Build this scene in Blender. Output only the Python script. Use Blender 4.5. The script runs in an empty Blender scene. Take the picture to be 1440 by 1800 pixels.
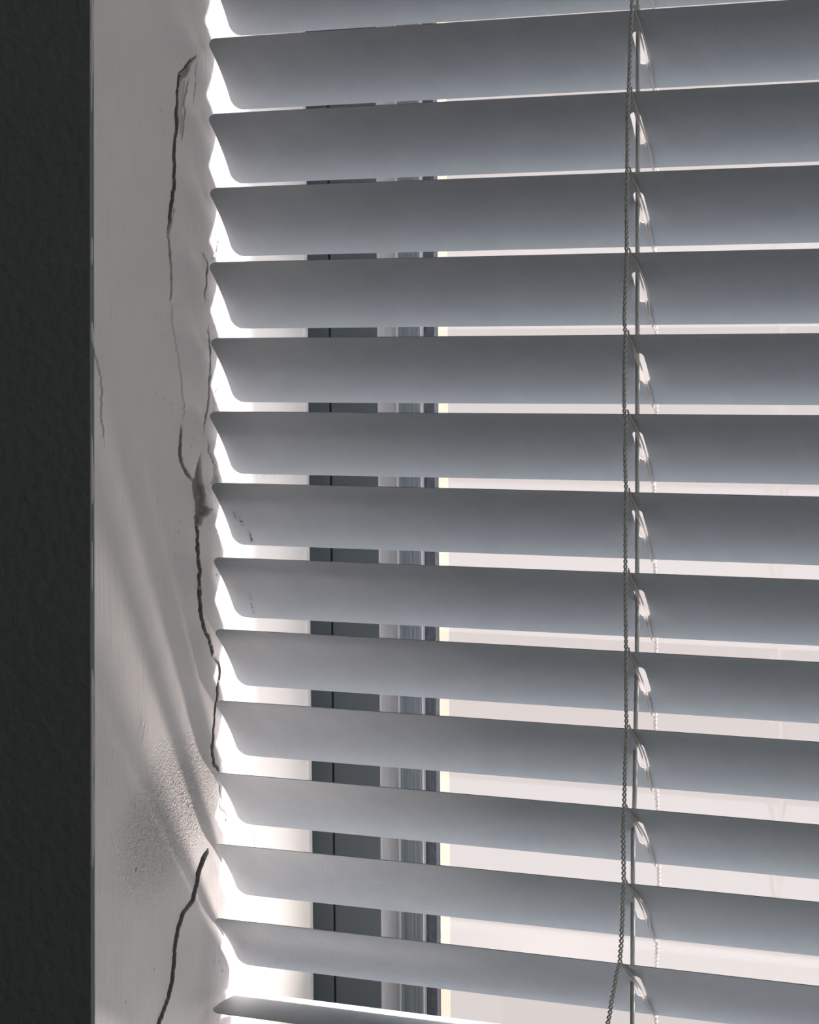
import bpy, bmesh, math, random
import numpy as np
from mathutils import Matrix, Vector

random.seed(4)
C = bpy.context.scene.collection
SC = bpy.context.scene

# ------------------------------------------------------------------ camera
YAW, PIT, ROL = 0.422286, 0.074794, -0.005417
fw = Vector((-math.sin(YAW)*math.cos(PIT), math.cos(YAW)*math.cos(PIT), -math.sin(PIT)))
rt = Vector((math.cos(YAW), math.sin(YAW), 0))
up = rt.cross(fw)
r2 = rt*math.cos(ROL) + up*math.sin(ROL)
u2 = -rt*math.sin(ROL) + up*math.cos(ROL)
cd = bpy.data.cameras.new('camera')
cam = bpy.data.objects.new('camera', cd)
C.objects.link(cam)
cam.matrix_world = Matrix(((r2.x, u2.x, -fw.x, .326949), (r2.y, u2.y, -fw.y, -.589021), (r2.z, u2.z, -fw.z, .028978), (0, 0, 0, 1)))
cd.sensor_fit = 'VERTICAL'
cd.sensor_height = 36.0
cd.lens = 3971.6*36/1800
cd.clip_start = .01
cd.clip_end = 200
SC.camera = cam

# ------------------------------------------------------------------ light
SC.view_settings.view_transform = 'Standard'
SC.view_settings.look = 'None'
SC.view_settings.gamma = 1
SC.view_settings.use_curve_mapping = False
SC.view_settings.exposure = 0.1
SC.cycles.use_denoising = True
SC.cycles.max_bounces = 16
SC.cycles.diffuse_bounces = 10
SC.cycles.glossy_bounces = 6
SC.cycles.transparent_max_bounces = 16
SC.cycles.sample_clamp_indirect = 6

w = bpy.data.worlds.new('world')
SC.world = w
w.use_nodes = True
nt = w.node_tree
nt.nodes.clear()
out = nt.nodes.new('ShaderNodeOutputWorld')
bg = nt.nodes.new('ShaderNodeBackground')
tc = nt.nodes.new('ShaderNodeTexCoord')
sx = nt.nodes.new('ShaderNodeSeparateXYZ')
mr = nt.nodes.new('ShaderNodeMapRange')
rp = nt.nodes.new('ShaderNodeValToRGB')
nt.links.new(tc.outputs['Generated'], sx.inputs[0])
nt.links.new(sx.outputs['Z'], mr.inputs['Value'])
mr.inputs['From Min'].default_value = -1
mr.inputs['From Max'].default_value = 1
nt.links.new(mr.outputs[0], rp.inputs[0])
nt.links.new(rp.outputs[0], bg.inputs['Color'])
nt.links.new(bg.outputs[0], out.inputs['Surface'])
SKY = [(0.0, (.30, .29, .29)), (.22, (.42, .39, .385)), (.31, (.76, .68, .67)), (.45, (.80, .71, .70)), (.60, (.80, .72, .715)), (.70, (3.2, 3.2, 3.35)), (1.0, (4.4, 4.5, 4.8))]
e = rp.color_ramp.elements
e[0].position, e[0].color = SKY[0][0], SKY[0][1]+(1,)
e[1].position, e[1].color = SKY[-1][0], SKY[-1][1]+(1,)
for p_, c_ in SKY[1:-1]:
    x_ = e.new(p_)
    x_.color = c_+(1,)
bg.inputs['Strength'].default_value = 1.0

sl = bpy.data.lights.new('sun', 'SUN')
so = bpy.data.objects.new('sun', sl)
C.objects.link(so)
sl.energy = 15.0
sl.angle = math.radians(4.0)
sl.color = (1, .89, .885)
so.location = (1, 2, 3)
so.rotation_euler = Vector((.385, .55, .90)).to_track_quat('Z', 'Y').to_euler()

# added fill lamp brightening the reveal, as from an unseen window at right
al = bpy.data.lights.new('side_fill_lamp', 'AREA')
ao = bpy.data.objects.new('side_fill_lamp', al)
C.objects.link(ao)
al.shape = 'RECTANGLE'
al.size, al.size_y = 1.2, 1.3
al.energy = 9.5
al.color = (.97, .985, 1)
ao.location = (2.55, -.72, .2)
ao.rotation_euler = (math.pi/2, 0, math.pi/2)

# added lamp standing in for sun bounced up between blind and sash
gl_ = bpy.data.lights.new('bounce_stand_in_lamp', 'AREA')
go_ = bpy.data.objects.new('bounce_stand_in_lamp', gl_)
C.objects.link(go_)
gl_.shape = 'DISK'
gl_.size = .011
gl_.energy = .038
gl_.spread = math.radians(75)
gl_.color = (1, .89, .84)
go_.location = (.082, .0555, -.2300)
go_.rotation_euler = (Vector(go_.location)-Vector((-.02, -.04, -.09))).to_track_quat('Z', 'Y').to_euler()

# ------------------------------------------------------------------ materials
def mat(name, col, rough=.6, spec=.4, bump=None, mottling=None, metal=0):
    m = bpy.data.materials.new(name)
    m.use_nodes = True
    n = m.node_tree
    b = n.nodes['Principled BSDF']
    b.inputs['Base Color'].default_value = tuple(col)+(1,)
    b.inputs['Roughness'].default_value = rough
    b.inputs['Specular IOR Level'].default_value = spec
    b.inputs['Metallic'].default_value = metal
    t = n.nodes.new('ShaderNodeTexCoord')
    if mottling:
        scale, amt, stretch = mottling
        mp = n.nodes.new('ShaderNodeMapping')
        mp.inputs['Scale'].default_value = stretch
        nz = n.nodes.new('ShaderNodeTexNoise')
        nz.inputs['Scale'].default_value = scale
        nz.inputs['Detail'].default_value = 5
        n.links.new(t.outputs['Object'], mp.inputs[0])
        n.links.new(mp.outputs[0], nz.inputs['Vector'])
        mx = n.nodes.new('ShaderNodeMix')
        mx.data_type = 'RGBA'
        mx.inputs[6].default_value = tuple(c*(1-amt) for c in col)+(1,)
        mx.inputs[7].default_value = tuple(min(1, c*(1+amt)) for c in col)+(1,)
        n.links.new(nz.outputs['Fac'], mx.inputs[0])
        n.links.new(mx.outputs[2], b.inputs['Base Color'])
    if bump:
        scale, dist, stretch = bump
        mp = n.nodes.new('ShaderNodeMapping')
        mp.inputs['Scale'].default_value = stretch
        nz = n.nodes.new('ShaderNodeTexNoise')
        nz.inputs['Scale'].default_value = scale
        nz.inputs['Detail'].default_value = 4
        n.links.new(t.outputs['Object'], mp.inputs[0])
        n.links.new(mp.outputs[0], nz.inputs['Vector'])
        bp = n.nodes.new('ShaderNodeBump')
        bp.inputs['Distance'].default_value = dist
        n.links.new(nz.outputs['Fac'], bp.inputs['Height'])
        n.links.new(bp.outputs[0], b.inputs['Normal'])
    return m

M_wall = mat('room_wall_paint', (.33, .37, .355), .85, .15, (300, .0003, (1, 1, 1)), (8, .06, (1, 1, 1)))
M_floor = mat('floor_boards', (.16, .12, .09), .5, .3, (20, .001, (1, 8, 1)), (12, .2, (1, 10, 1)))
M_ceil = mat('ceiling_paint', (.6, .6, .58), .9, .1, (40, .002, (1, 1, 1)))
M_frame = mat('cream_frame_paint', (.80, .75, .72), .5, .4, (50, .0004, (1, 1, .1)), (60, .02, (1, 1, .3)))
# a rubbed grey smudge on the lining, streaked up and down
n = M_frame.node_tree
t = n.nodes.new('ShaderNodeTexCoord')
sp = n.nodes.new('ShaderNodeSeparateXYZ')
n.links.new(t.outputs['Object'], sp.inputs[0])
def _g(sock, c, w_):
    a = n.nodes.new('ShaderNodeMath'); a.operation = 'SUBTRACT'; a.inputs[1].default_value = c
    n.links.new(sock, a.inputs[0])
    d = n.nodes.new('ShaderNodeMath'); d.operation = 'DIVIDE'; d.inputs[1].default_value = w_
    n.links.new(a.outputs[0], d.inputs[0])
    p = n.nodes.new('ShaderNodeMath'); p.operation = 'MULTIPLY'
    n.links.new(d.outputs[0], p.inputs[0]); n.links.new(d.outputs[0], p.inputs[1])
    q = n.nodes.new('ShaderNodeMath'); q.operation = 'MULTIPLY'; q.inputs[1].default_value = -1
    n.links.new(p.outputs[0], q.inputs[0])
    r = n.nodes.new('ShaderNodeMath'); r.operation = 'EXPONENT'
    n.links.new(q.outputs[0], r.inputs[0])
    return r.outputs[0]
_a = n.nodes.new('ShaderNodeMath'); _a.operation = 'MULTIPLY'
n.links.new(_g(sp.outputs['Y'], .036, .012), _a.inputs[0]); n.links.new(_g(sp.outputs['Z'], -.0095, .0022), _a.inputs[1])
_mp = n.nodes.new('ShaderNodeMapping'); _mp.inputs['Scale'].default_value = (1, 1, .15)
n.links.new(t.outputs['Object'], _mp.inputs[0])
_nz = n.nodes.new('ShaderNodeTexNoise'); _nz.inputs['Scale'].default_value = 500
n.links.new(_mp.outputs[0], _nz.inputs['Vector'])
_r = n.nodes.new('ShaderNodeMapRange'); _r.inputs['From Min'].default_value = .4; _r.inputs['From Max'].default_value = .65; _r.inputs['To Max'].default_value = .6
n.links.new(_nz.outputs['Fac'], _r.inputs['Value'])
_b = n.nodes.new('ShaderNodeMath'); _b.operation = 'MULTIPLY'
n.links.new(_a.outputs[0], _b.inputs[0]); n.links.new(_r.outputs[0], _b.inputs[1])
_mx = n.nodes.new('ShaderNodeMix'); _mx.data_type = 'RGBA'
_pb = n.nodes['Principled BSDF']
_old = _pb.inputs['Base Color'].links[0].from_socket
n.links.new(_b.outputs[0], _mx.inputs[0]); n.links.new(_old, _mx.inputs[6])
_mx.inputs[7].default_value = (.22, .20, .19, 1)
n.links.new(_mx.outputs[2], _pb.inputs['Base Color'])
M_rail = mat('white_rail_paint', (.85, .83, .81), .45, .4, (80, .0003, (1, 1, 1)))
M_sash = mat('dark_grey_sash_paint', (.030, .042, .048), .45, .4, (120, .0003, (1, 1, .1)), (90, .12, (1, 1, .4)))
M_bead = mat('grey_glazing_bead', (.30, .29, .30), .45, .4, (500, .0003, (1, 1, .05)), (150, .15, (1, 1, .05)))
M_beadface = mat('grey_bead_face', (.15, .17, .185), .4, .5, (300, .0003, (1, 1, .02)), (400, .35, (1, 1, .01)))
M_bright = mat('pale_sealant', (.5, .5, .5), .5, .4, (300, .0004, (1, 1, .3)))
M_gasket = mat('blue_black_gasket', (.045, .052, .068), .5, .4, (900, .0005, (1, 1, .5)), (700, .6, (1, 1, .6)))
M_cream = mat('pale_yellow_outer_frame', (.38, .33, .265), .6, .3, None, (80, .05, (1, 1, .1)))
M_headrail = mat('white_enamel', (.78, .79, .80), .35, .5)

M_glass = bpy.data.materials.new('window_glass')
M_glass.use_nodes = True
n = M_glass.node_tree
n.nodes.clear()
o_ = n.nodes.new('ShaderNodeOutputMaterial')
mxs = n.nodes.new('ShaderNodeMixShader')
tr = n.nodes.new('ShaderNodeBsdfTransparent')
gl = n.nodes.new('ShaderNodeBsdfGlossy')
lw = n.nodes.new('ShaderNodeLayerWeight')
lw.inputs['Blend'].default_value = .15
tr.inputs['Color'].default_value = (.96, .97, .965, 1)
gl.inputs['Roughness'].default_value = .02
lw.inputs['Blend'].default_value = .5
pw = n.nodes.new('ShaderNodeMath'); pw.operation = 'POWER'; pw.inputs[1].default_value = 5
n.links.new(lw.outputs['Facing'], pw.inputs[0])
ad = n.nodes.new('ShaderNodeMath'); ad.operation = 'MULTIPLY_ADD'; ad.inputs[1].default_value = .9; ad.inputs[2].default_value = .035
n.links.new(pw.outputs[0], ad.inputs[0])
n.links.new(ad.outputs[0], mxs.inputs[0])
n.links.new(tr.outputs[0], mxs.inputs[1])
n.links.new(gl.outputs[0], mxs.inputs[2])
n.links.new(mxs.outputs[0], o_.inputs['Surface'])

def slat_material(name, scuff):
    m = bpy.data.materials.new(name)
    m.use_nodes = True
    n = m.node_tree
    b = n.nodes['Principled BSDF']
    b.inputs['Roughness'].default_value = .42
    b.inputs['Specular IOR Level'].default_value = .5
    t = n.nodes.new('ShaderNodeTexCoord')
    nz = n.nodes.new('ShaderNodeTexNoise')
    nz.inputs['Scale'].default_value = 90
    nz.inputs['Detail'].default_value = 6
    n.links.new(t.outputs['Object'], nz.inputs['Vector'])
    cr = n.nodes.new('ShaderNodeValToRGB')
    cr.color_ramp.elements[0].position = .3
    cr.color_ramp.elements[0].color = (.405, .435, .465, 1)
    cr.color_ramp.elements[1].position = .7
    cr.color_ramp.elements[1].color = (.445, .475, .505, 1)
    n.links.new(nz.outputs['Fac'], cr.inputs[0])
    col = cr.outputs[0]
    if scuff:
        # dark rubbed scuffs inside a small patch near the end of the slat
        sp = n.nodes.new('ShaderNodeSeparateXYZ')
        n.links.new(t.outputs['Object'], sp.inputs[0])
        def gauss(sock, c, s):
            a = n.nodes.new('ShaderNodeMath'); a.operation = 'SUBTRACT'; a.inputs[1].default_value = c
            n.links.new(sock, a.inputs[0])
            d = n.nodes.new('ShaderNodeMath'); d.operation = 'DIVIDE'; d.inputs[1].default_value = s
            n.links.new(a.outputs[0], d.inputs[0])
            p = n.nodes.new('ShaderNodeMath'); p.operation = 'MULTIPLY'
            n.links.new(d.outputs[0], p.inputs[0]); n.links.new(d.outputs[0], p.inputs[1])
            q = n.nodes.new('ShaderNodeMath'); q.operation = 'MULTIPLY'; q.inputs[1].default_value = -1
            n.links.new(p.outputs[0], q.inputs[0])
            r = n.nodes.new('ShaderNodeMath'); r.operation = 'EXPONENT'
            n.links.new(q.outputs[0], r.inputs[0])
            return r.outputs[0]
        def mul(a, b_):
            p = n.nodes.new('ShaderNodeMath'); p.operation = 'MULTIPLY'
            n.links.new(a, p.inputs[0]); n.links.new(b_, p.inputs[1])
            return p.outputs[0]
        def mx(a, b_):
            p = n.nodes.new('ShaderNodeMath'); p.operation = 'MAXIMUM'
            n.links.new(a, p.inputs[0]); n.links.new(b_, p.inputs[1])
            return p.outputs[0]
        mask = None
        for (cx, cy, wx, wy) in scuff:
            g = mul(gauss(sp.outputs['X'], cx, wx), gauss(sp.outputs['Y'], cy, wy))
            mask = g if mask is None else mx(mask, g)
        n2 = n.nodes.new('ShaderNodeTexNoise')
        n2.inputs['Scale'].default_value = 900
        n2.inputs['Detail'].default_value = 3
        n.links.new(t.outputs['Object'], n2.inputs['Vector'])
        r2_ = n.nodes.new('ShaderNodeMapRange')
        r2_.inputs['From Min'].default_value = .38
        r2_.inputs['From Max'].default_value = .6
        n.links.new(n2.outputs['Fac'], r2_.inputs['Value'])
        mk = mul(mask, r2_.outputs[0])
        mm = n.nodes.new('ShaderNodeMix')
        mm.data_type = 'RGBA'
        n.links.new(mk, mm.inputs[0])
        n.links.new(col, mm.inputs[6])
        mm.inputs[7].default_value = (.02, .025, .03, 1)
        col = mm.outputs[2]
    n.links.new(col, b.inputs['Base Color'])
    bp = n.nodes.new('ShaderNodeBump')
    bp.inputs['Distance'].default_value = .00006
    nz3 = n.nodes.new('ShaderNodeTexNoise')
    nz3.inputs['Scale'].default_value = 1500
    n.links.new(t.outputs['Object'], nz3.inputs['Vector'])
    n.links.new(nz3.outputs['Fac'], bp.inputs['Height'])
    n.links.new(bp.outputs[0], b.inputs['Normal'])
    return m

M_slat = slat_material('blue_white_slat_enamel', None)
M_slat_scuff = slat_material('scuffed_slat_enamel', [(.0058, .0036, .0006, .0018), (.0073, .0098, .0005, .0024), (.0045, .0015, .0004, .0012)])
M_slat_scratch = slat_material('scratched_slat_enamel', [(.0085, .005, .00012, .003), (.0078, .0085, .0002, .003)])
M_cord = mat('grey_white_cord', (.74, .74, .70), .85, .1, (1800, .0002, (1, 1, .4)), (900, .18, (1, 1, .6)))
M_thread = mat('pale_thread', (.80, .76, .74), .8, .2)
_n = M_thread.node_tree
_t = _n.nodes.new('ShaderNodeBsdfTranslucent')
_t.inputs['Color'].default_value = (.85, .80, .77, 1)
_m = _n.nodes.new('ShaderNodeMixShader')
_m.inputs[0].default_value = .5
_n.links.new(_n.nodes['Principled BSDF'].outputs[0], _m.inputs[1])
_n.links.new(_t.outputs[0], _m.inputs[2])
_n.links.new(_m.outputs[0], _n.nodes['Material Output'].inputs['Surface'])

# plaster of the reveal
def plaster_material():
    m = bpy.data.materials.new('cracked_painted_plaster')
    m.use_nodes = True
    n = m.node_tree
    b = n.nodes['Principled BSDF']
    b.inputs['Roughness'].default_value = .7
    b.inputs['Specular IOR Level'].default_value = .25
    t = n.nodes.new('ShaderNodeTexCoord')
    nz = n.nodes.new('ShaderNodeTexNoise')
    nz.inputs['Scale'].default_value = 25
    nz.inputs['Detail'].default_value = 6
    n.links.new(t.outputs['Object'], nz.inputs['Vector'])
    cr = n.nodes.new('ShaderNodeValToRGB')
    cr.color_ramp.elements[0].position = .3
    cr.color_ramp.elements[0].color = (.80, .755, .74, 1)
    cr.color_ramp.elements[1].position = .7
    cr.color_ramp.elements[1].color = (.87, .82, .80, 1)
    n.links.new(nz.outputs['Fac'], cr.inputs[0])
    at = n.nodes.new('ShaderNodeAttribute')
    at.attribute_name = 'bare_and_shade'
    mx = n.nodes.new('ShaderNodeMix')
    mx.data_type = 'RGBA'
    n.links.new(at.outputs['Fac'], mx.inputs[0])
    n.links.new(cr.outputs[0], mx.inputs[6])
    mx.inputs[7].default_value = (.20, .195, .18, 1)  # exposed plaster, darkened to carry the shade down in the cracks
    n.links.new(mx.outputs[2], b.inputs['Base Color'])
    # brush strokes run up and down
    mp = n.nodes.new('ShaderNodeMapping')
    mp.inputs['Scale'].default_value = (1, 1, .035)
    n.links.new(t.outputs['Object'], mp.inputs[0])
    n1 = n.nodes.new('ShaderNodeTexNoise')
    n1.inputs['Scale'].default_value = 900
    n1.inputs['Detail'].default_value = 3
    n.links.new(mp.outputs[0], n1.inputs['Vector'])
    b1 = n.nodes.new('ShaderNodeBump')
    b1.inputs['Distance'].default_value = .00022
    n.links.new(n1.outputs['Fac'], b1.inputs['Height'])
    n2 = n.nodes.new('ShaderNodeTexNoise')
    n2.inputs['Scale'].default_value = 700
    n2.inputs['Detail'].default_value = 4
    n.links.new(t.outputs['Object'], n2.inputs['Vector'])
    b2 = n.nodes.new('ShaderNodeBump')
    b2.inputs['Distance'].default_value = .00012
    n.links.new(n2.outputs['Fac'], b2.inputs['Height'])
    n.links.new(b1.outputs[0], b2.inputs['Normal'])
    ga = n.nodes.new('ShaderNodeAttribute')
    ga.attribute_name = 'grain'
    vo = n.nodes.new('ShaderNodeTexNoise')
    vo.inputs['Scale'].default_value = 1500
    vo.inputs['Detail'].default_value = 2
    n.links.new(t.outputs['Object'], vo.inputs['Vector'])
    ml = n.nodes.new('ShaderNodeMath'); ml.operation = 'MULTIPLY'
    sb = n.nodes.new('ShaderNodeMath'); sb.operation = 'SUBTRACT'; sb.inputs[1].default_value = .5
    n.links.new(vo.outputs['Fac'], sb.inputs[0])
    n.links.new(sb.outputs[0], ml.inputs[0]); n.links.new(ga.outputs['Fac'], ml.inputs[1])
    b3 = n.nodes.new('ShaderNodeBump')
    b3.inputs['Distance'].default_value = .0017
    n.links.new(ml.outputs[0], b3.inputs['Height'])
    n.links.new(b2.outputs[0], b3.inputs['Normal'])
    n.links.new(b3.outputs[0], b.inputs['Normal'])
    return m
M_plaster = plaster_material()

# ------------------------------------------------------------------ helpers
def obj(name, verts, faces, m, parent=None, smooth=False):
    me = bpy.data.meshes.new(name)
    me.from_pydata(verts, [], faces)
    me.validate()
    me.materials.append(m)
    if smooth:
        me.polygons.foreach_set('use_smooth', [True]*len(me.polygons))
    me.update()
    o = bpy.data.objects.new(name, me)
    C.objects.link(o)
    if parent:
        o.parent = parent
    return o

class MB:
    def __init__(self):
        self.v = []; self.f = []
    def box(self, x0, x1, y0, y1, z0, z1):
        k = len(self.v)
        self.v += [(x, y, z) for z in (z0, z1) for y in (y0, y1) for x in (x0, x1)]
        self.f += [tuple(k+i for i in q) for q in ((0, 2, 3, 1), (4, 5, 7, 6), (0, 1, 5, 4), (2, 6, 7, 3), (0, 4, 6, 2), (1, 3, 7, 5))]
    def tube(self, pts, r, n=8, radii=None):
        k = len(self.v)
        P = [Vector(p) for p in pts]
        N = len(P)
        ref = Vector((0, 1, 0))
        for i in range(N):
            t = (P[min(i+1, N-1)]-P[max(i-1, 0)]).normalized()
            a = t.cross(ref)
            if a.length < 1e-4:
                a = t.cross(Vector((1, 0, 0)))
            a.normalize()
            b = t.cross(a)
            rr = radii[i] if radii else r
            for j in range(n):
                g = 2*math.pi*j/n
                self.v.append(tuple(P[i]+(a*math.cos(g)+b*math.sin(g))*rr))
        for i in range(N-1):
            for j in range(n):
                j2 = (j+1) % n
                self.f.append((k+i*n+j, k+i*n+j2, k+(i+1)*n+j2, k+(i+1)*n+j))
        self.f.append(tuple(k+j for j in reversed(range(n))))
        self.f.append(tuple(k+(N-1)*n+j for j in range(n)))
    def build(self, name, m, parent=None, smooth=False, bevel=0):
        o = obj(name, self.v, self.f, m, parent, smooth)
        if bevel:
            bv = o.modifiers.new('bevel', 'BEVEL')
            bv.width = bevel
            bv.segments = 2
            bv.limit_method = 'ANGLE'
        return o

def structure(o, label=None):
    o['kind'] = 'structure'
    if label:
        o['label'] = label
    return o

def empty(name, loc=(0, 0, 0)):
    o = bpy.data.objects.new(name, None)
    o.location = loc
    o.empty_display_size = .02
    C.objects.link(o)
    return o

# ------------------------------------------------------------------ room shell
OX0, OX1 = -.0015, .872        # window opening
OZ0, OZ1 = -.250, .76
SX0, SXG, SX1, YB, BX1, GX, YG, YO2 = -.0015, .0071, .0239, .0751, .0330, .0370, .0778, .0868
YF = -.0675                     # room face of the window wall
YO = .100                       # outer face
def arris_y(z):                 # the plaster corner is a little out of plumb
    zc = min(max(z, -.25), .25)
    return -.0669 + .0274*zc

# window wall: left part meets the plastered reveal along the crooked corner
v, f = [], []
zs = [-1.0] + [-.25+.05*i for i in range(11)] + [1.5]
for z in zs:
    ya = arris_y(z)
    for (x, y) in ((-1.6, -.0675), (-.12, -.0675), (-.0023, ya-.0001), (OX0, ya+.0007)):
        v.append((x, y, z))
for i in range(len(zs)-1):
    for j in range(3):
        a = i*4+j
        f.append((a, a+1, a+5, a+4))
obj_w = obj('wall_front', v, f, M_wall)
mb = MB()
mb.box(OX0, OX1, YF, YO, -1.0, OZ0)
mb.box(OX0, OX1, YF, YO, OZ1, 1.5)
mb.box(OX1, 2.6, YF, YO, -1.0, 1.5)
k = len(v)
me = obj_w.data
bm = bmesh.new()
bm.from_mesh(me)
vs = [bm.verts.new(p) for p in mb.v]
for q in mb.f:
    bm.faces.new([vs[i] for i in q])
bm.to_mesh(me)
bm.free()
structure(obj_w, 'dark shaded room wall left of the window')
mb = MB(); mb.box(-1.7, 2.7, -3.2, .2, -1.05, -1.0)
structure(mb.build('floor', M_floor))
mb = MB(); mb.box(-1.7, 2.7, -3.2, .2, 1.5, 1.55)
structure(mb.build('ceiling', M_ceil))
mb = MB(); mb.box(-1.7, 2.7, -3.2, -3.1, -1.0, 1.5)
structure(mb.build('wall_back', M_wall))
mb = MB(); mb.box(-1.7, -1.6, -3.1, .2, -1.0, 1.5)
structure(mb.build('wall_left', M_wall))
mb = MB(); mb.box(2.6, 2.7, -3.1, .2, -1.0, 1.5)
structure(mb.build('wall_right', M_wall))

# ------------------------------------------------------------------ plastered reveal (modelled relief)
CR = {
    'A': [(-7.6, 112.5), (-11.6, 110.4), (-15.3, 107.8), (-18.3, 106.1), (-19.4, 100.4), (-20.2, 93.1), (-22.2, 81.6), (-22.1, 73.6), (-23.5, 67.8), (-24.6, 63.7), (-25.6, 60.5)],
    'A2': [(-25.6, 60.5), (-24.7, 58.1), (-23.6, 50.8), (-24.1, 46.0), (-24.5, 41.1)],
    'Ain': [(-7.6, 111.4), (-9.1, 107.1), (-10.2, 101.3), (-11.0, 98.0)],
    'Abroke': [(-13.1, 105.9), (-15.5, 100.0), (-16.9, 97.4), (-15.6, 95.9), (-17.7, 90.0), (-18.1, 86.8)],
    'B': [(-24.5, 41.1), (-24.3, 35.4), (-21.9, 28.1), (-19.6, 16.6), (-17.8, 10.8), (-18.2, 6.7)],
    'B2': [(-19.3, 5.9), (-20.4, 1.0), (-20.5, -3.1), (-19.2, -6.5), (-16.3, -9.3), (-12.4, -11.0)],
    'C': [(-6.0, 55.8), (-3.7, 52.6), (-4.1, 48.1), (-5.3, 43.9), (-4.0, 41.1)],
    'C2': [(3.3, 59.2), (1.2, 55.7), (-2.0, 52.8)],
    'C3': [(-23.9, 40.0), (-14.4, 40.1), (-8.4, 40.3), (-3.6, 41.2)],
    'C4': [(-34.0, 32.0), (-27.7, 31.7), (-23.5, 32.0)],
    'D': [(-3.1, 34.7), (-2.3, 28.0), (-2.0, 23.0), (-2.9, 16.3), (-4.4, 9.6), (-5.9, 5.4), (-6.3, 2.1)],
    'D2': [(2.6, 16.2), (0.5, 14.5), (-0.3, 11.2), (-1.7, 7.0)],
    'D3': [(-4.3, 0.3), (-3.4, -3.1), (-1.4, -6.5), (0.6, -9.2)],
    'F': [(-11.0, -21.1), (-10.7, -25.3), (-10.9, -30.4), (-9.7, -37.2), (-10.2, -43.9), (-10.0, -50.7), (-8.7, -53.3), (-6.4, -57.0), (-4.1, -61.5), (-2.8, -64.5)],
    'F2': [(-2.8, -64.5), (-0.1, -66.5), (0.9, -69.9), (-0.2, -73.2), (-1.0, -76.5), (-1.8, -79.5), (-3.7, -85.6), (-3.4, -89.1), (-3.8, -92.4), (-3.2, -96.0), (-0.5, -99.4)],
    'G': [(0.8, -103.6), (1.0, -109.2)],
    'G2': [(0.3, -109.1), (4.2, -111.2), (7.0, -113.8), (5.4, -117.6), (3.5, -122.2)],
    'H': [(-7.0, -121.4), (-9.8, -123.6), (-13.0, -127.6), (-14.8, -131.8), (-16.5, -134.8), (-22.3, -137.2), (-25.4, -140.8), (-27.1, -145.5), (-28.3, -151.9), (-29.1, -155.9), (-31.5, -160.4), (-36.8, -166.4), (-42.0, -170.8), (-46, -176)],
    'I': [(-66.5, 35.9), (-66.1, 29.8), (-64.8, 26.0), (-62.6, 20.6), (-61.9, 15.9), (-62.9, 9.8), (-61.9, 5.8), (-60.9, 0.4)],
}
# name: (step height, decay length, groove depth, groove width, exposed plaster with painted crack shade, end fade)  in mm
CP = {
    'A': (.70, 12, 1.8, .19, 1, .10), 'A2': (.5, 7, 1.2, .17, .4, .15), 'Ain': (.15, 3, .5, .12, .2, .3), 'Abroke': (.4, 3, .4, .16, .3, .2),
    'B': (.5, 8, .0, .3, 0, .12), 'B2': (.7, 6, 1.6, .24, .8, .25), 'C': (.3, 4, .9, .15, .4, .2), 'C2': (0, 4, .8, .12, .3, .2),
    'C3': (.1, 3, .35, .11, .1, .3), 'C4': (.08, 3, .25, .12, 0, .4), 'D': (.25, 4, 1.2, .17, .4, .2), 'D2': (0, 3, .55, .10, .2, .3),
    'D3': (.35, 3, .8, .18, .3, .3), 'F': (.65, 9, 2.4, .20, 1, .06), 'F2': (.45, 6, 1.8, .16, .9, .06), 'G': (.3, 3, .7, .13, .2, .3),
    'G2': (-.9, 5, .5, .3, .9, .1), 'H': (.85, 14, 2.6, .21, 1, .05), 'I': (.35, 6, .4, .12, .2, .25),
}
POLY = {
    'P1': ([(-7.4, -2.5), (-10.2, -6.1), (-12.0, -9.8), (-13.4, -10.9), (-11.8, -16.0), (-11.0, -21.1), (-11.0, -24.5), (-9.0, -24.6), (-7.9, -22.5), (-3.8, -21.5), (-1.7, -20.1), (-5.1, -18.5), (-5.7, -13.9), (-7.3, -8.8)], 2.4, .85),
    'P2': ([(-1.7, -6.5), (-1.5, -9.9), (-3.6, -12.7), (2.6, -13.1), (1.6, -10.6)], 1.5, .5),
    'P3': ([(-7.6, 112.3), (-10.6, 110.9), (-15.0, 108.0), (-18.0, 106.4), (-18.6, 103.8), (-14.6, 105.6), (-12.7, 107.2), (-11.7, 109.3), (-9.3, 111.3)], 1.6, .6),
    'P4': ([(-22.5, 68.4), (-24.6, 62.9), (-26.0, 59.2), (-24.7, 58.9), (-23.6, 62.2), (-21.6, 67.4)], 1.3, .5),
    'P5': ([(-18.6, 105.5), (-19.6, 99.0), (-19.9, 92.0), (-18.4, 88), (-16.6, 93.5), (-17.0, 97.0), (-15.6, 100.4), (-15.2, 104.8)], .5, .35),
    'P6': ([(-.6, -107.5), (1.2, -109.8), (5.6, -113.2), (3.6, -116.2), (2.2, -114.2), (-.4, -111.4)], .5, .3),
}
PITS = [(-19.1, 110.9), (-28.5, 95.1), (-47.5, -118.9), (-33.0, -121.3), (-54.0, -155.4), (-38.3, -150.0), (-0.2, -160.2), (-1.9, -157.0), (-5.0, -156.2), (-18.2, -106.1), (-17.9, -122.2), (-20.0, -22.1), (-20.7, -25.4), (-23.5, -31.8), (-32.9, 15.3), (-29.1, 13.6), (-25.0, 11.8), (-14.5, -0.9), (-12.7, 1.5), (-15.2, -2.5), (-10.3, 6.4), (-0.5, -39.8), (-3.9, -25.9), (-0.1, -27.0)]

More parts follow.
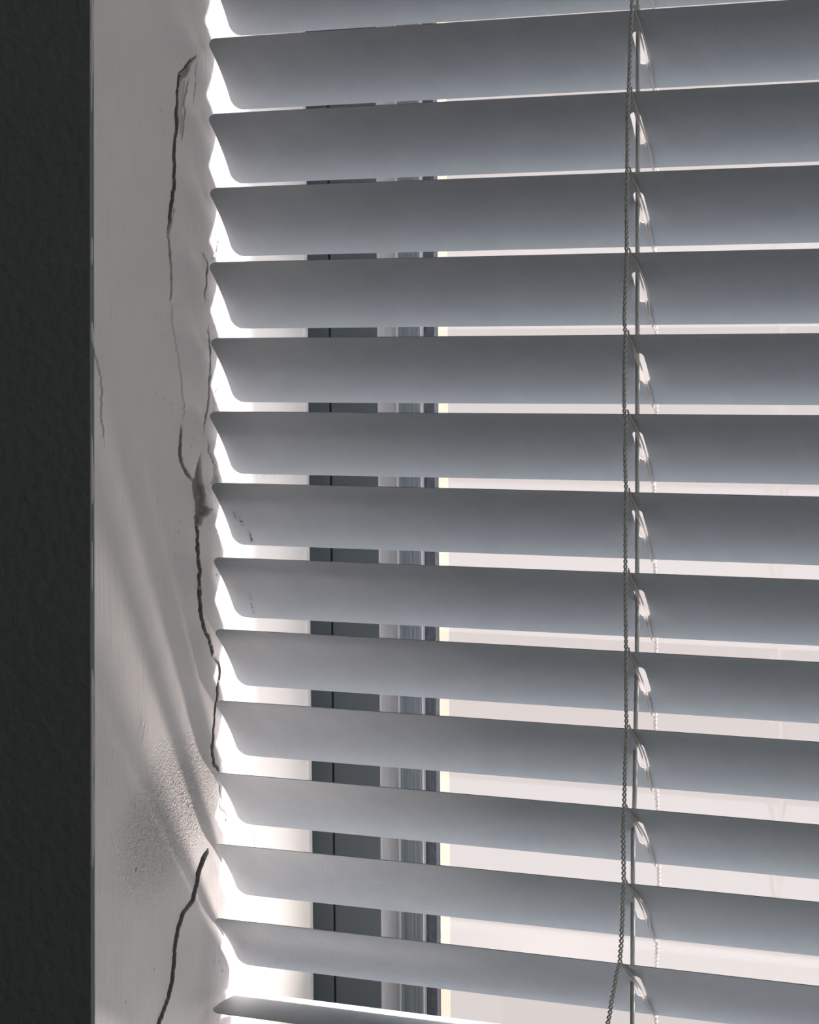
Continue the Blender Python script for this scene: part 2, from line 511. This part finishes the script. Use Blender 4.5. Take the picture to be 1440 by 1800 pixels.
def vnoise(a, b, seed):
    rs = np.random.RandomState(seed)
    g = rs.rand(257, 257)
    ia, ib = np.floor(a).astype(int), np.floor(b).astype(int)
    fa, fb = a-ia, b-ib
    fa = fa*fa*fa*(fa*(fa*6-15)+10); fb = fb*fb*fb*(fb*(fb*6-15)+10)
    ia %= 256; ib %= 256
    return (g[ia, ib]*(1-fa)*(1-fb)+g[ia+1, ib]*fa*(1-fb)+g[ia, ib+1]*(1-fa)*fb+g[ia+1, ib+1]*fa*fb)*2-1

NY, NZ = 700, 1200
ZA, ZB = -.2, .15
zz = np.linspace(ZA, ZB, NZ)
ay = -.0669 + .0274*np.clip(zz, -.25, .25)
tt = np.linspace(0, 1, NY)
Yg = ay[:, None]*(1-tt)[None, :] + .0232*tt[None, :]
Zg = np.repeat(zz[:, None], NY, 1)
Ym, Zm = Yg*1000, Zg*1000
H = .28*vnoise(Ym/17+40, Zm/26+80, 1) + .10*vnoise(Ym/6+40, Zm/9+80, 2)
H += .035*vnoise(Ym/1.6+80, Zm/4.0+150, 5)
H += .5*np.exp(-((Ym-4)/11)**4)
BARE_AND_SHADE = np.zeros_like(H)  # exposed plaster, plus shade put into the colour along the cracks
# crazed, grainy patch low on the reveal
px, pz = Ym+31, Zm+107
st = np.exp(-((px*.80+pz*.42)**2/26**2 + (px*.42-pz*.80)**2/17**2)**1.6)
gr = vnoise(Ym/.75+90, Zm/.85+260, 7)*.6 + vnoise(Ym/1.5+90, Zm/1.6+160, 8)*.5
H += st*.10*gr - st*.16*(np.clip(vnoise(Ym/.9+30, Zm/.9+330, 17)-.35, 0, 1))
l2 = np.exp(-(((Ym+43.5)/3.0)**2+((Zm+80)/4.2)**2))
H += l2*(.22 + .16*vnoise(Ym/1.3+50, Zm/1.6+90, 9))
jit_y = .14*vnoise(Ym/1.1+9, Zm/.95+300, 13) + .30*vnoise(Ym/1.1+99, Zm/1.3+200, 11) + .45*vnoise(Ym/4+99, Zm/3.5+200, 12)
def dist_poly(P, closed=False):
    Y = Ym+jit_y
    best = np.full(Y.shape, 1e9); sgn = np.ones(Y.shape); tp = np.zeros(Y.shape)
    pts = list(P)+([P[0]] if closed else [])
    Ls = [math.hypot(pts[i+1][0]-pts[i][0], pts[i+1][1]-pts[i][1]) for i in range(len(pts)-1)]
    tot = sum(Ls); acc = 0
    for i in range(len(pts)-1):
        (y0, z0), (y1, z1) = pts[i], pts[i+1]
        dy, dz = y1-y0, z1-z0
        L2 = dy*dy+dz*dz
        t = ((Y-y0)*dy+(Zm-z0)*dz)/L2
        tcl = np.clip(t, 0, 1)
        d = np.hypot(Y-(y0+tcl*dy), Zm-(z0+tcl*dz))
        c = dy*(Zm-z0)-dz*(Y-y0)
        u = d < best
        best = np.where(u, d, best)
        sgn = np.where(u, np.sign(c), sgn)
        raw = (acc+tcl*Ls[i])/tot
        tp = np.where(u, raw, tp)
        acc += Ls[i]
    return best, sgn, tp
for nm, P in CR.items():
    h, L, g, wd, br, fd = CP[nm]
    d, s, t = dist_poly(P)
    s = np.where(s == 0, 1, s)
    sd = d*s
    end = np.clip(np.minimum(t, 1-t)/fd, 0, 1)
    # beyond the ends of the crack everything dies away
    endz = np.exp(-np.where((t <= 0) | (t >= 1), d, 0)/1.0)
    env = (end*(2-end))
    up_ = np.clip((sd+.05)/.25, 0, 1)
    up_ = up_*up_*(3-2*up_)
    H += h*up_*np.exp(-np.maximum(sd, 0)/L)*env*np.where((t <= 0) | (t >= 1), endz*0, 1)
    wv = wd*(.80+.40*vnoise(Zm/2.2+120, Ym*0+3.3, 21))
    if nm == 'H':
        wv = wv*np.clip(1.9-(t*2.6), .8, 2)
    u_ = np.clip(-sd/wv, 0, 9)
    prof = np.where(sd > 0, np.exp(-(sd/.10)**2), np.exp(-(u_/1.0)**1.5))
    gv = prof*np.sqrt(np.clip(env, 0, 1))*np.where((t <= 0) | (t >= 1), endz, 1)
    H -= g*gv
    # shade on the broken edge of the raised coat goes into the colour
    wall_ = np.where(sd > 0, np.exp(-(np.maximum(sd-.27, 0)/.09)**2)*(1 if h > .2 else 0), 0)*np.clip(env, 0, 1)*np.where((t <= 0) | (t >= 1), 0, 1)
    BARE_AND_SHADE = np.maximum(BARE_AND_SHADE, br*np.clip(np.maximum(gv*2.2, wall_), 0, 1))
def inside(P):
    Y = Ym+jit_y*.6
    r = np.zeros(Y.shape, bool)
    n_ = len(P)
    for i in range(n_):
        y0, z0 = P[i]; y1, z1 = P[(i+1) % n_]
        if z0 == z1:
            continue
        c = ((z0 > Zm) != (z1 > Zm)) & (Y < (y1-y0)*(Zm-z0)/(z1-z0)+y0)
        r ^= c
    return r
for nm, (P, dep, br) in POLY.items():
    ins = inside(P)
    d, s, t = dist_poly(P, True)
    k_ = np.where(ins, np.clip(d/.55, 0, 1), 0)
    k_ = k_*k_*(3-2*k_)
    H -= dep*k_*(.8+.25*vnoise(Ym/1.2+50, Zm/1.8+60, 31))
    BARE_AND_SHADE = np.maximum(BARE_AND_SHADE, br*k_)
for i, (y, z) in enumerate(PITS):
    r = .36 if i != 2 else .55
    gq = np.exp(-(((Ym-y)/r)**2+((Zm-z)/r)**2)**2)
    H -= (.5 if i != 2 else 1.0)*gq
rp_ = np.random.RandomState(9)
for i in range(90):
    y, z = rp_.uniform(-62, 5), rp_.uniform(-160, 115)
    r = rp_.uniform(.14, .26)
    i0 = int((z/1000-ZA)/(ZB-ZA)*(NZ-1))
    sl_ = slice(max(i0-5, 0), i0+6)
    H[sl_] -= .22*np.exp(-(((Ym[sl_]-y)/r)**2+((Zm[sl_]-z)/(r*1.4))**2))
# soft rounded arris at the room edge
de = (Ym-(ay*1000)[:, None])
H -= .75*np.exp(-de/.35)
BARE_AND_SHADE = np.clip(BARE_AND_SHADE, 0, 1)
XR = OX0 + np.clip(H, -3.2, 1.6)/1000
V = np.stack([XR, Yg, Zg], -1).reshape(-1, 3)
idx = np.arange(NY*NZ).reshape(NZ, NY)
F = np.stack([idx[:-1, :-1], idx[:-1, 1:], idx[1:, 1:], idx[1:, :-1]], -1).reshape(-1, 4)
me = bpy.data.meshes.new('wall_reveal')
me.vertices.add(len(V)); me.vertices.foreach_set('co', V.ravel())
me.loops.add(F.size); me.loops.foreach_set('vertex_index', F.ravel().astype(np.int32))
me.polygons.add(len(F)); me.polygons.foreach_set('loop_start', np.arange(0, F.size, 4, dtype=np.int32))
me.polygons.foreach_set('use_smooth', np.ones(len(F), bool))
me.update(calc_edges=True)
at = me.attributes.new('bare_and_shade', 'FLOAT', 'POINT')
at.data.foreach_set('value', BARE_AND_SHADE.ravel().astype(np.float32))
at2 = me.attributes.new('grain', 'FLOAT', 'POINT')
at2.data.foreach_set('value', np.clip(st+.25*l2, 0, 1).ravel().astype(np.float32))
me.materials.append(M_plaster)
rev = bpy.data.objects.new('wall_reveal', me)
C.objects.link(rev)
structure(rev, 'cracked white plaster window reveal between dark wall and blind')
# plain continuation of the reveal above the picture
mb = MB()
mb.box(OX0-.05, OX0-.0002, -.0630, .0232, .1502, OZ1)
ob = mb.build('wall_reveal_upper', M_plaster)
structure(ob)

# ------------------------------------------------------------------ window
win = structure(empty('window_1', (0, .0225, OZ0)), 'window with cream side lining and dark grey sash behind the blind')
def wpart(mb, name, m, label=None, bevel=0, parent=win):
    o = mb.build(name, m, None, bevel=bevel)
    o.parent = parent
    o.matrix_parent_inverse = Matrix.Translation(-Vector((0, .0225, OZ0)))
    if label:
        o['label'] = label
    return o
YS = .0612                  # room face of the sash
zb, zt = OZ0+.012, OZ1-.03
mb = MB()
mb.box(OX0-.05, OX0, .0232, YO, OZ0, OZ1)
mb.box(OX1, OX1+.003, .0, YO, OZ0, OZ1)
mb.box(OX0, OX1, YS, YO-.01, OZ0, zb)
mb.box(OX0, OX1, YS, YO-.01, zt, OZ1)
wpart(mb, 'side_lining', M_frame, 'cream painted window lining')
mb = MB()
mb.box(OX0-.0005, OX0+.0009, YS-.0006, YS+.002, zb, zt)
wpart(mb, 'sealant_line', M_bright, 'pale ragged sealant line')
mb = MB()
mb.box(SX0, SXG-.0003, YS, YS+.03, zb, zt)
mb.box(SXG-.0003, SXG+.0004, YS+.0014, YS+.03, zb, zt)
mb.box(SXG+.0004, SX1, YS+.0002, YS+.03, zb, zt)
mb.box(.8300, OX1-.001, YS, YS+.03, zb, zt)
mb.box(SX1, .8300, YS, YS+.03, zt-.045, zt)
mb.box(SX1, .8300, YS, YS+.03, zb, zb+.006)
wpart(mb, 'sash', M_sash, 'dark grey painted sash')
mb = MB()
mb.box(SX1, SX1+.0006, YS+.0001, YB+.003, zb, zt)
wpart(mb, 'glazing_bead', M_bead, 'light grey glazing bead')
mb = MB()
mb.box(SX1+.0006, SX1+.0010, YB-.0009, YB+.003, zb, zt)
mb.box(BX1-.0001, BX1+.0003, YB-.0006, YB+.003, zb, zt)
wpart(mb, 'bead_lip', M_bright, 'thin pale lip of the bead')
mb = MB()
xs = [SX1+.0010+i*(BX1-SX1-.0011)/7 for i in range(8)]
for i in range(7):
    mb.box(xs[i], xs[i+1], YB+.0004*math.sin(i*1.7), YB+.004, zb, zt)
mb.box(.8200, .8300, YB, YB+.004, zb, zt)
wpart(mb, 'bead_face', M_beadface, 'reeded mid grey bead face')
mb = MB()
mb.box(BX1+.0003, GX, YB+.0012, YB+.004, zb, zt)
wpart(mb, 'gasket', M_gasket, 'speckled blue black gasket')
mb = MB()
mb.box(GX-.006, GX+.0002, YG+.0012, YO2, zb, zt)
wpart(mb, 'outer_frame', M_cream, 'pale yellow outer frame edge')
mb = MB()
mb.box(GX-.002, .825, YG, YG+.0004, zb, zt-.04)
wpart(mb, 'pane', M_glass)

# ------------------------------------------------------------------ venetian blind
blind = empty('venetian_blind', (0, 0, OZ1-.0005))
blind['label'] = 'white venetian blind of tilted curved slats hanging inside the plastered reveal'
blind['category'] = 'window blind'
BI = Matrix.Translation(-Vector((0, 0, OZ1-.0005)))
def bpart(o, label=None, parent=blind):
    o.parent = parent
    o.matrix_parent_inverse = BI
    if label:
        o['label'] = label
    return o

TH = [48.77, 49.22, 49.81, 49.87, 49.56, 49.72, 51.27, 51.07, 49.57, 49.91, 48.22, 49.5, 47.41]
ZC = [107.68, 86.03, 64.62, 43.15, 21.11, -0.33, -21.48, -43.42, -64.41, -85.73, -107.09, -128.75, -150.87]
SL = [-1.51, -0.22, 0.25, 0.23, 1.43, 2.05, 0.26, 0.78, -1.62, -1.09, -3.25, 0.53, -0.08]
XE = [2.0, 1.6, 1.7, 1.2, 1.4, .7, .95, 1.35, 1.8, 1.64, 1.5, 1.0, .7]
HX = [131.2, 130.6, 131.5, 131.2, 131.7, 131.4, 131.3, 131.9, 132.2, 131.9, 131.9, 131.4, 131.2]
XEND = .8655
CHORD, SAG, THK, RC = .025, .0013, .00022, .0035
def arc(s):
    return SAG*(1-(s/(CHORD/2))**2)
HOLE_A, HOLE_R = .0038, .0015
def slat_mesh(x0, holes, scuff=None):
    hc = CHORD/2
    S = set()
    for i in range(9):
        a = math.pi/2*i/8
        S.add(round(hc-RC+RC*math.sin(a), 7)); S.add(round(-(hc-RC+RC*math.sin(a)), 7))
    for i in range(7):
        a = math.pi/2*i/6
        S.add(round(HOLE_A+HOLE_R*math.sin(a), 7)); S.add(round(-(HOLE_A+HOLE_R*math.sin(a)), 7))
    for i in range(-4, 5):
        S.add(round(HOLE_A*i/4, 7))
    for i in range(1, 4):
        q = HOLE_A+HOLE_R+(hc-RC-HOLE_A-HOLE_R)*i/4
        S.add(round(q, 7)); S.add(round(-q, 7))
    S = sorted(S)
    # column functions of s
    cols = [('a',)]
    for h in holes:
        cols += [('x', h-.012), ('x', h-.004), ('l', h), ('r', h), ('x', h+.004), ('x', h+.012)]
    cols += [('b',)]
    def inset(s):
        q = abs(s)-(hc-RC)
        return 0 if q <= 0 else RC-math.sqrt(max(RC*RC-q*q, 0))
    def hw(s):
        a = abs(s)
        if a <= HOLE_A:
            return HOLE_R
        if a < HOLE_A+HOLE_R:
            return math.sqrt(max(HOLE_R**2-(a-HOLE_A)**2, 0))
        return 0
    V = []; idx = {}
    for si, s in enumerate(S):
        for ci, c in enumerate(cols):
            if c[0] == 'a': x = x0+inset(s)
            elif c[0] == 'b': x = XEND-inset(s)
            elif c[0] == 'x': x = c[1]
            elif c[0] == 'l': x = c[1]-hw(s)
            else: x = c[1]+hw(s)
            idx[si, ci] = len(V)
            V.append((x, s, arc(s)))
    n0 = len(V)
    V += [(x, y, z-THK) for (x, y, z) in V]
    F = []
    from collections import Counter
    quads = []
    for si in range(len(S)-1):
        mid = (abs(S[si])+abs(S[si+1]))/2
        for ci in range(len(cols)-1):
            if cols[ci][0] == 'l' and mid < HOLE_A+HOLE_R:
                continue
            quads.append((idx[si, ci], idx[si, ci+1], idx[si+1, ci+1], idx[si+1, ci]))
    ed = Counter()
    for q in quads:
        for i in range(4):
            a, b = q[i], q[(i+1) % 4]
            ed[(a, b)] += 1
        F.append(q)
        F.append(tuple(n0+i for i in reversed(q)))
    for (a, b) in ed:
        if (b, a) not in ed:
            F.append((b, a, n0+a, n0+b))
    me = bpy.data.meshes.new('slat')
    me.from_pydata(V, [], F)
    bm = bmesh.new(); bm.from_mesh(me)
    bmesh.ops.remove_doubles(bm, verts=bm.verts, dist=1e-6)
    bmesh.ops.recalc_face_normals(bm, faces=bm.faces)
    for fc in bm.faces:
        fc.smooth = True
    for ee in bm.edges:
        if len(ee.link_faces) == 2 and ee.calc_face_angle(0) > .6:
            ee.smooth = False
    bm.to_mesh(me); bm.free()
    return me
OTH = (.435, .740)
slats = []
SINFO = []
def add_slat(zc, th, slp, xe, hx, m, label=None, me=None):
    if me is None:
        me = slat_mesh(xe, (hx,)+OTH)
        me.materials.append(m)
    o = bpy.data.objects.new('slat', me)
    C.objects.link(o)
    t = math.radians(th)
    o.rotation_euler = (-t, -slp, 0)
    dz = -arc(0)*math.cos(t)
    # the arc's chord, not its crown, passes through (0, zc)
    o.location = (0, 0, zc)
    bpart(o, label)
    SINFO.append((zc, t, slp))
    return o
for i in range(13):
    m = M_slat_scuff if i == 6 else (M_slat_scratch if i == 7 else M_slat)
    lb = 'slat with black scuff marks near its left end' if i == 6 else ('slat with faint scratches near its left end' if i == 7 else None)
    add_slat(ZC[i]/1000, TH[i], SL[i]/1000, XE[i]/1000, HX[i]/1000, m, lb)
add_slat(-.16955, 1.6, 0.0, .0016, .1312, M_slat, 'lowest slat, lying almost flat')
first = add_slat(.1293, 48.9, -.001, .0018, .1313, M_slat)
z = .1293
k = 0
while z < .70:
    z += .02152
    k += 1
    add_slat(z, 49.3+.5*math.sin(k*2.1), .0005*math.sin(k*1.3), 0, 0, None, None, first.data)
TOPZ = z

# cords ------------------------------------------------------------
FC = [(131.8, 700), (131.8, 160), (132.61, 119.3), (132.15, 110.4), (131.86, 100.0), (131.40, 91.0), (131.27, 76.0), (131.13, 62.4), (131.15, 53.3), (130.85, 44.2), (130.54, 35.1), (130.87, 30.6), (130.57, 21.4), (130.59, 10.7), (131.08, 6.9), (130.77, -1.6), (131.11, -10.8), (130.97, -20.0), (130.98, -30.1), (131.00, -38.6), (131.19, -54.1), (131.22, -68.1), (131.40, -77.4), (130.93, -86.9), (130.78, -96.3), (130.47, -102.6), (130.66, -118.4), (130.34, -126.3), (130.03, -134.2), (129.55, -140.7), (128.41, -145.6), (126.93, -153.7), (125.79, -160.2), (125.0, -166.5), (126.5, -176), (129, -186)]
def sample(P, z):
    for i in range(len(P)-1):
        if P[i][1] >= z >= P[i+1][1]:
            t = (P[i][1]-z)/(P[i][1]-P[i+1][1])
            t = t*t*(3-2*t)*.5+t*.5
            return P[i][0]+(P[i+1][0]-P[i][0])*t
    return P[-1][0]
def twisted(path_x, y, z0, z1, r, off, pitch, step, n=7, strands=2, yfun=None):
    mb = MB()
    N = int((z0-z1)/step)
    for s in range(strands):
        pts = []
        for i in range(N+1):
            z = z0-(z0-z1)*i/N
            g = 2*math.pi*(z/pitch+s/strands)
            yy = y+(yfun(z) if yfun else 0)
            o2 = off(z) if callable(off) else off
            pts.append((path_x(z)+o2*math.cos(g), yy+o2*math.sin(g), z))
        mb.tube(pts, r, n)
    return mb
offf = lambda z: .00034+.00010*min(1, max(0, (-z-.085)/.02))
mb = twisted(lambda z: sample(FC, z*1000)/1000, -.0106, .148, -.184, .00027, offf, .0029, .00022)
b2 = twisted(lambda z: .1320, -.0106, .71, .148, .00031, .00022, .0029, .0006, 6)
kk = len(mb.v)
mb.v += b2.v; mb.f += [tuple(i+kk for i in q) for q in b2.f]
front = bpart(mb.build('ladder_cord', M_cord, smooth=True), 'grey twisted ladder cord in front of the slats')
mb = twisted(lambda z: .1322+.0004*math.sin(z*90)+(.0010 if z < -.10 else (.0010*max(0, -z-.06)/.04 if z < -.06 else 0)), .0112, .15, -.178, .00034, .00030, .0024, .00022)
b2 = twisted(lambda z: .1322, .0112, .71, .15, .00034, .00030, .0024, .0006, 6)
kk = len(mb.v)
mb.v += b2.v; mb.f += [tuple(i+kk for i in q) for q in b2.f]
rear = bpart(mb.build('ladder_cord', M_thread, smooth=True), 'pale ladder cord behind the slats')
LC = [(130.7, 720), (130.7, 30), (130.8, -49), (130.2, -95), (129.7, -110), (129.6, -185)]
mb = MB()
pts = []
for i in range(400):
    z = .72-.905*i/399
    pts.append((sample(LC, z*1000)/1000, 0, z))
mb.tube(pts, .00066, 10)
bpart(mb.build('lift_cord', M_cord, smooth=True), 'smooth grey lift cord threaded through the slats')

# a pair of threads under every slat
RX = [.2, -.6, .1, .9, -.3, .2, -.1, .0, -.2, .9, .4, .9, .9]      # sideways slack of each rung, mm
def rung(zc, t, slp, slack, dense=True):
    mb = MB()
    zc = zc+.1315*slp
    ct, st_ = math.cos(t), math.sin(t)
    for j, (o1, bow) in enumerate(((-.00050, .00015), (.00050, .0008))):
        pts = []
        N = 20
        for i in range(N+1):
            q = i/N
            s = -.0131+.0259*q
            off = -.00045-.0004*math.sin(math.pi*q)*(1 if j else .4)
            a = arc(s)-THK+off
            y = s*ct+a*st_
            z = zc-s*st_+a*ct
            xf = sample(FC, (z)*1000)/1000+.0003
            xr = .1326+(.0010 if zc < -.09 else 0)
            x = xf*(1-q)+xr*q + slack/1000*math.sin(math.pi*min(q*1.25, 1)) + o1*math.sin(math.pi*q)
            if i == 0:
                z += .0012; y -= .0002
            pts.append((x, y, z))
        pts.append((xr-.0004, .0112, pts[-1][2]-.0009))
        mb.tube(pts, .00025, 6)
    return mb
for i, (zc, t, slp) in enumerate(list(SINFO)):
    sk = RX[i] if i < 13 else .3*math.sin(i*1.9)
    o = rung(zc, t, slp, sk).build('ladder_rung', M_thread, smooth=True)
    bpart(o)

# the two further ladders, outside the picture on the right
for X in OTH:
    mb = MB()
    for yy in (-.0112, .0112):
        mb.tube([(X, yy, .71), (X, yy, 0), (X, yy, -.184)], .00055, 8)
    for (zc, t, slp) in SINFO:
        pts = []
        for i in range(9):
            s = -.0131+.0262*i/8
            a = arc(s)-THK-.0006
            pts.append((X, s*math.cos(t)+a*math.sin(t), zc+X*slp-s*math.sin(t)+a*math.cos(t)))
        mb.tube(pts, .00018, 5)
    bpart(mb.build('ladder_cord', M_cord, smooth=True))
    mb = MB()
    mb.tube([(X, 0, .72), (X, 0, -.185)], .00066, 8)
    bpart(mb.build('lift_cord', M_cord, smooth=True))
mb = MB(); mb.box(.002, XEND, -.0125, .0125, -.190, -.1785)
bpart(mb.build('bottom_rail', M_headrail, bevel=.002))
mb = MB(); mb.box(.001, .868, -.014, .014, .722, OZ1-.0005)
bpart(mb.build('headrail', M_headrail, bevel=.002))
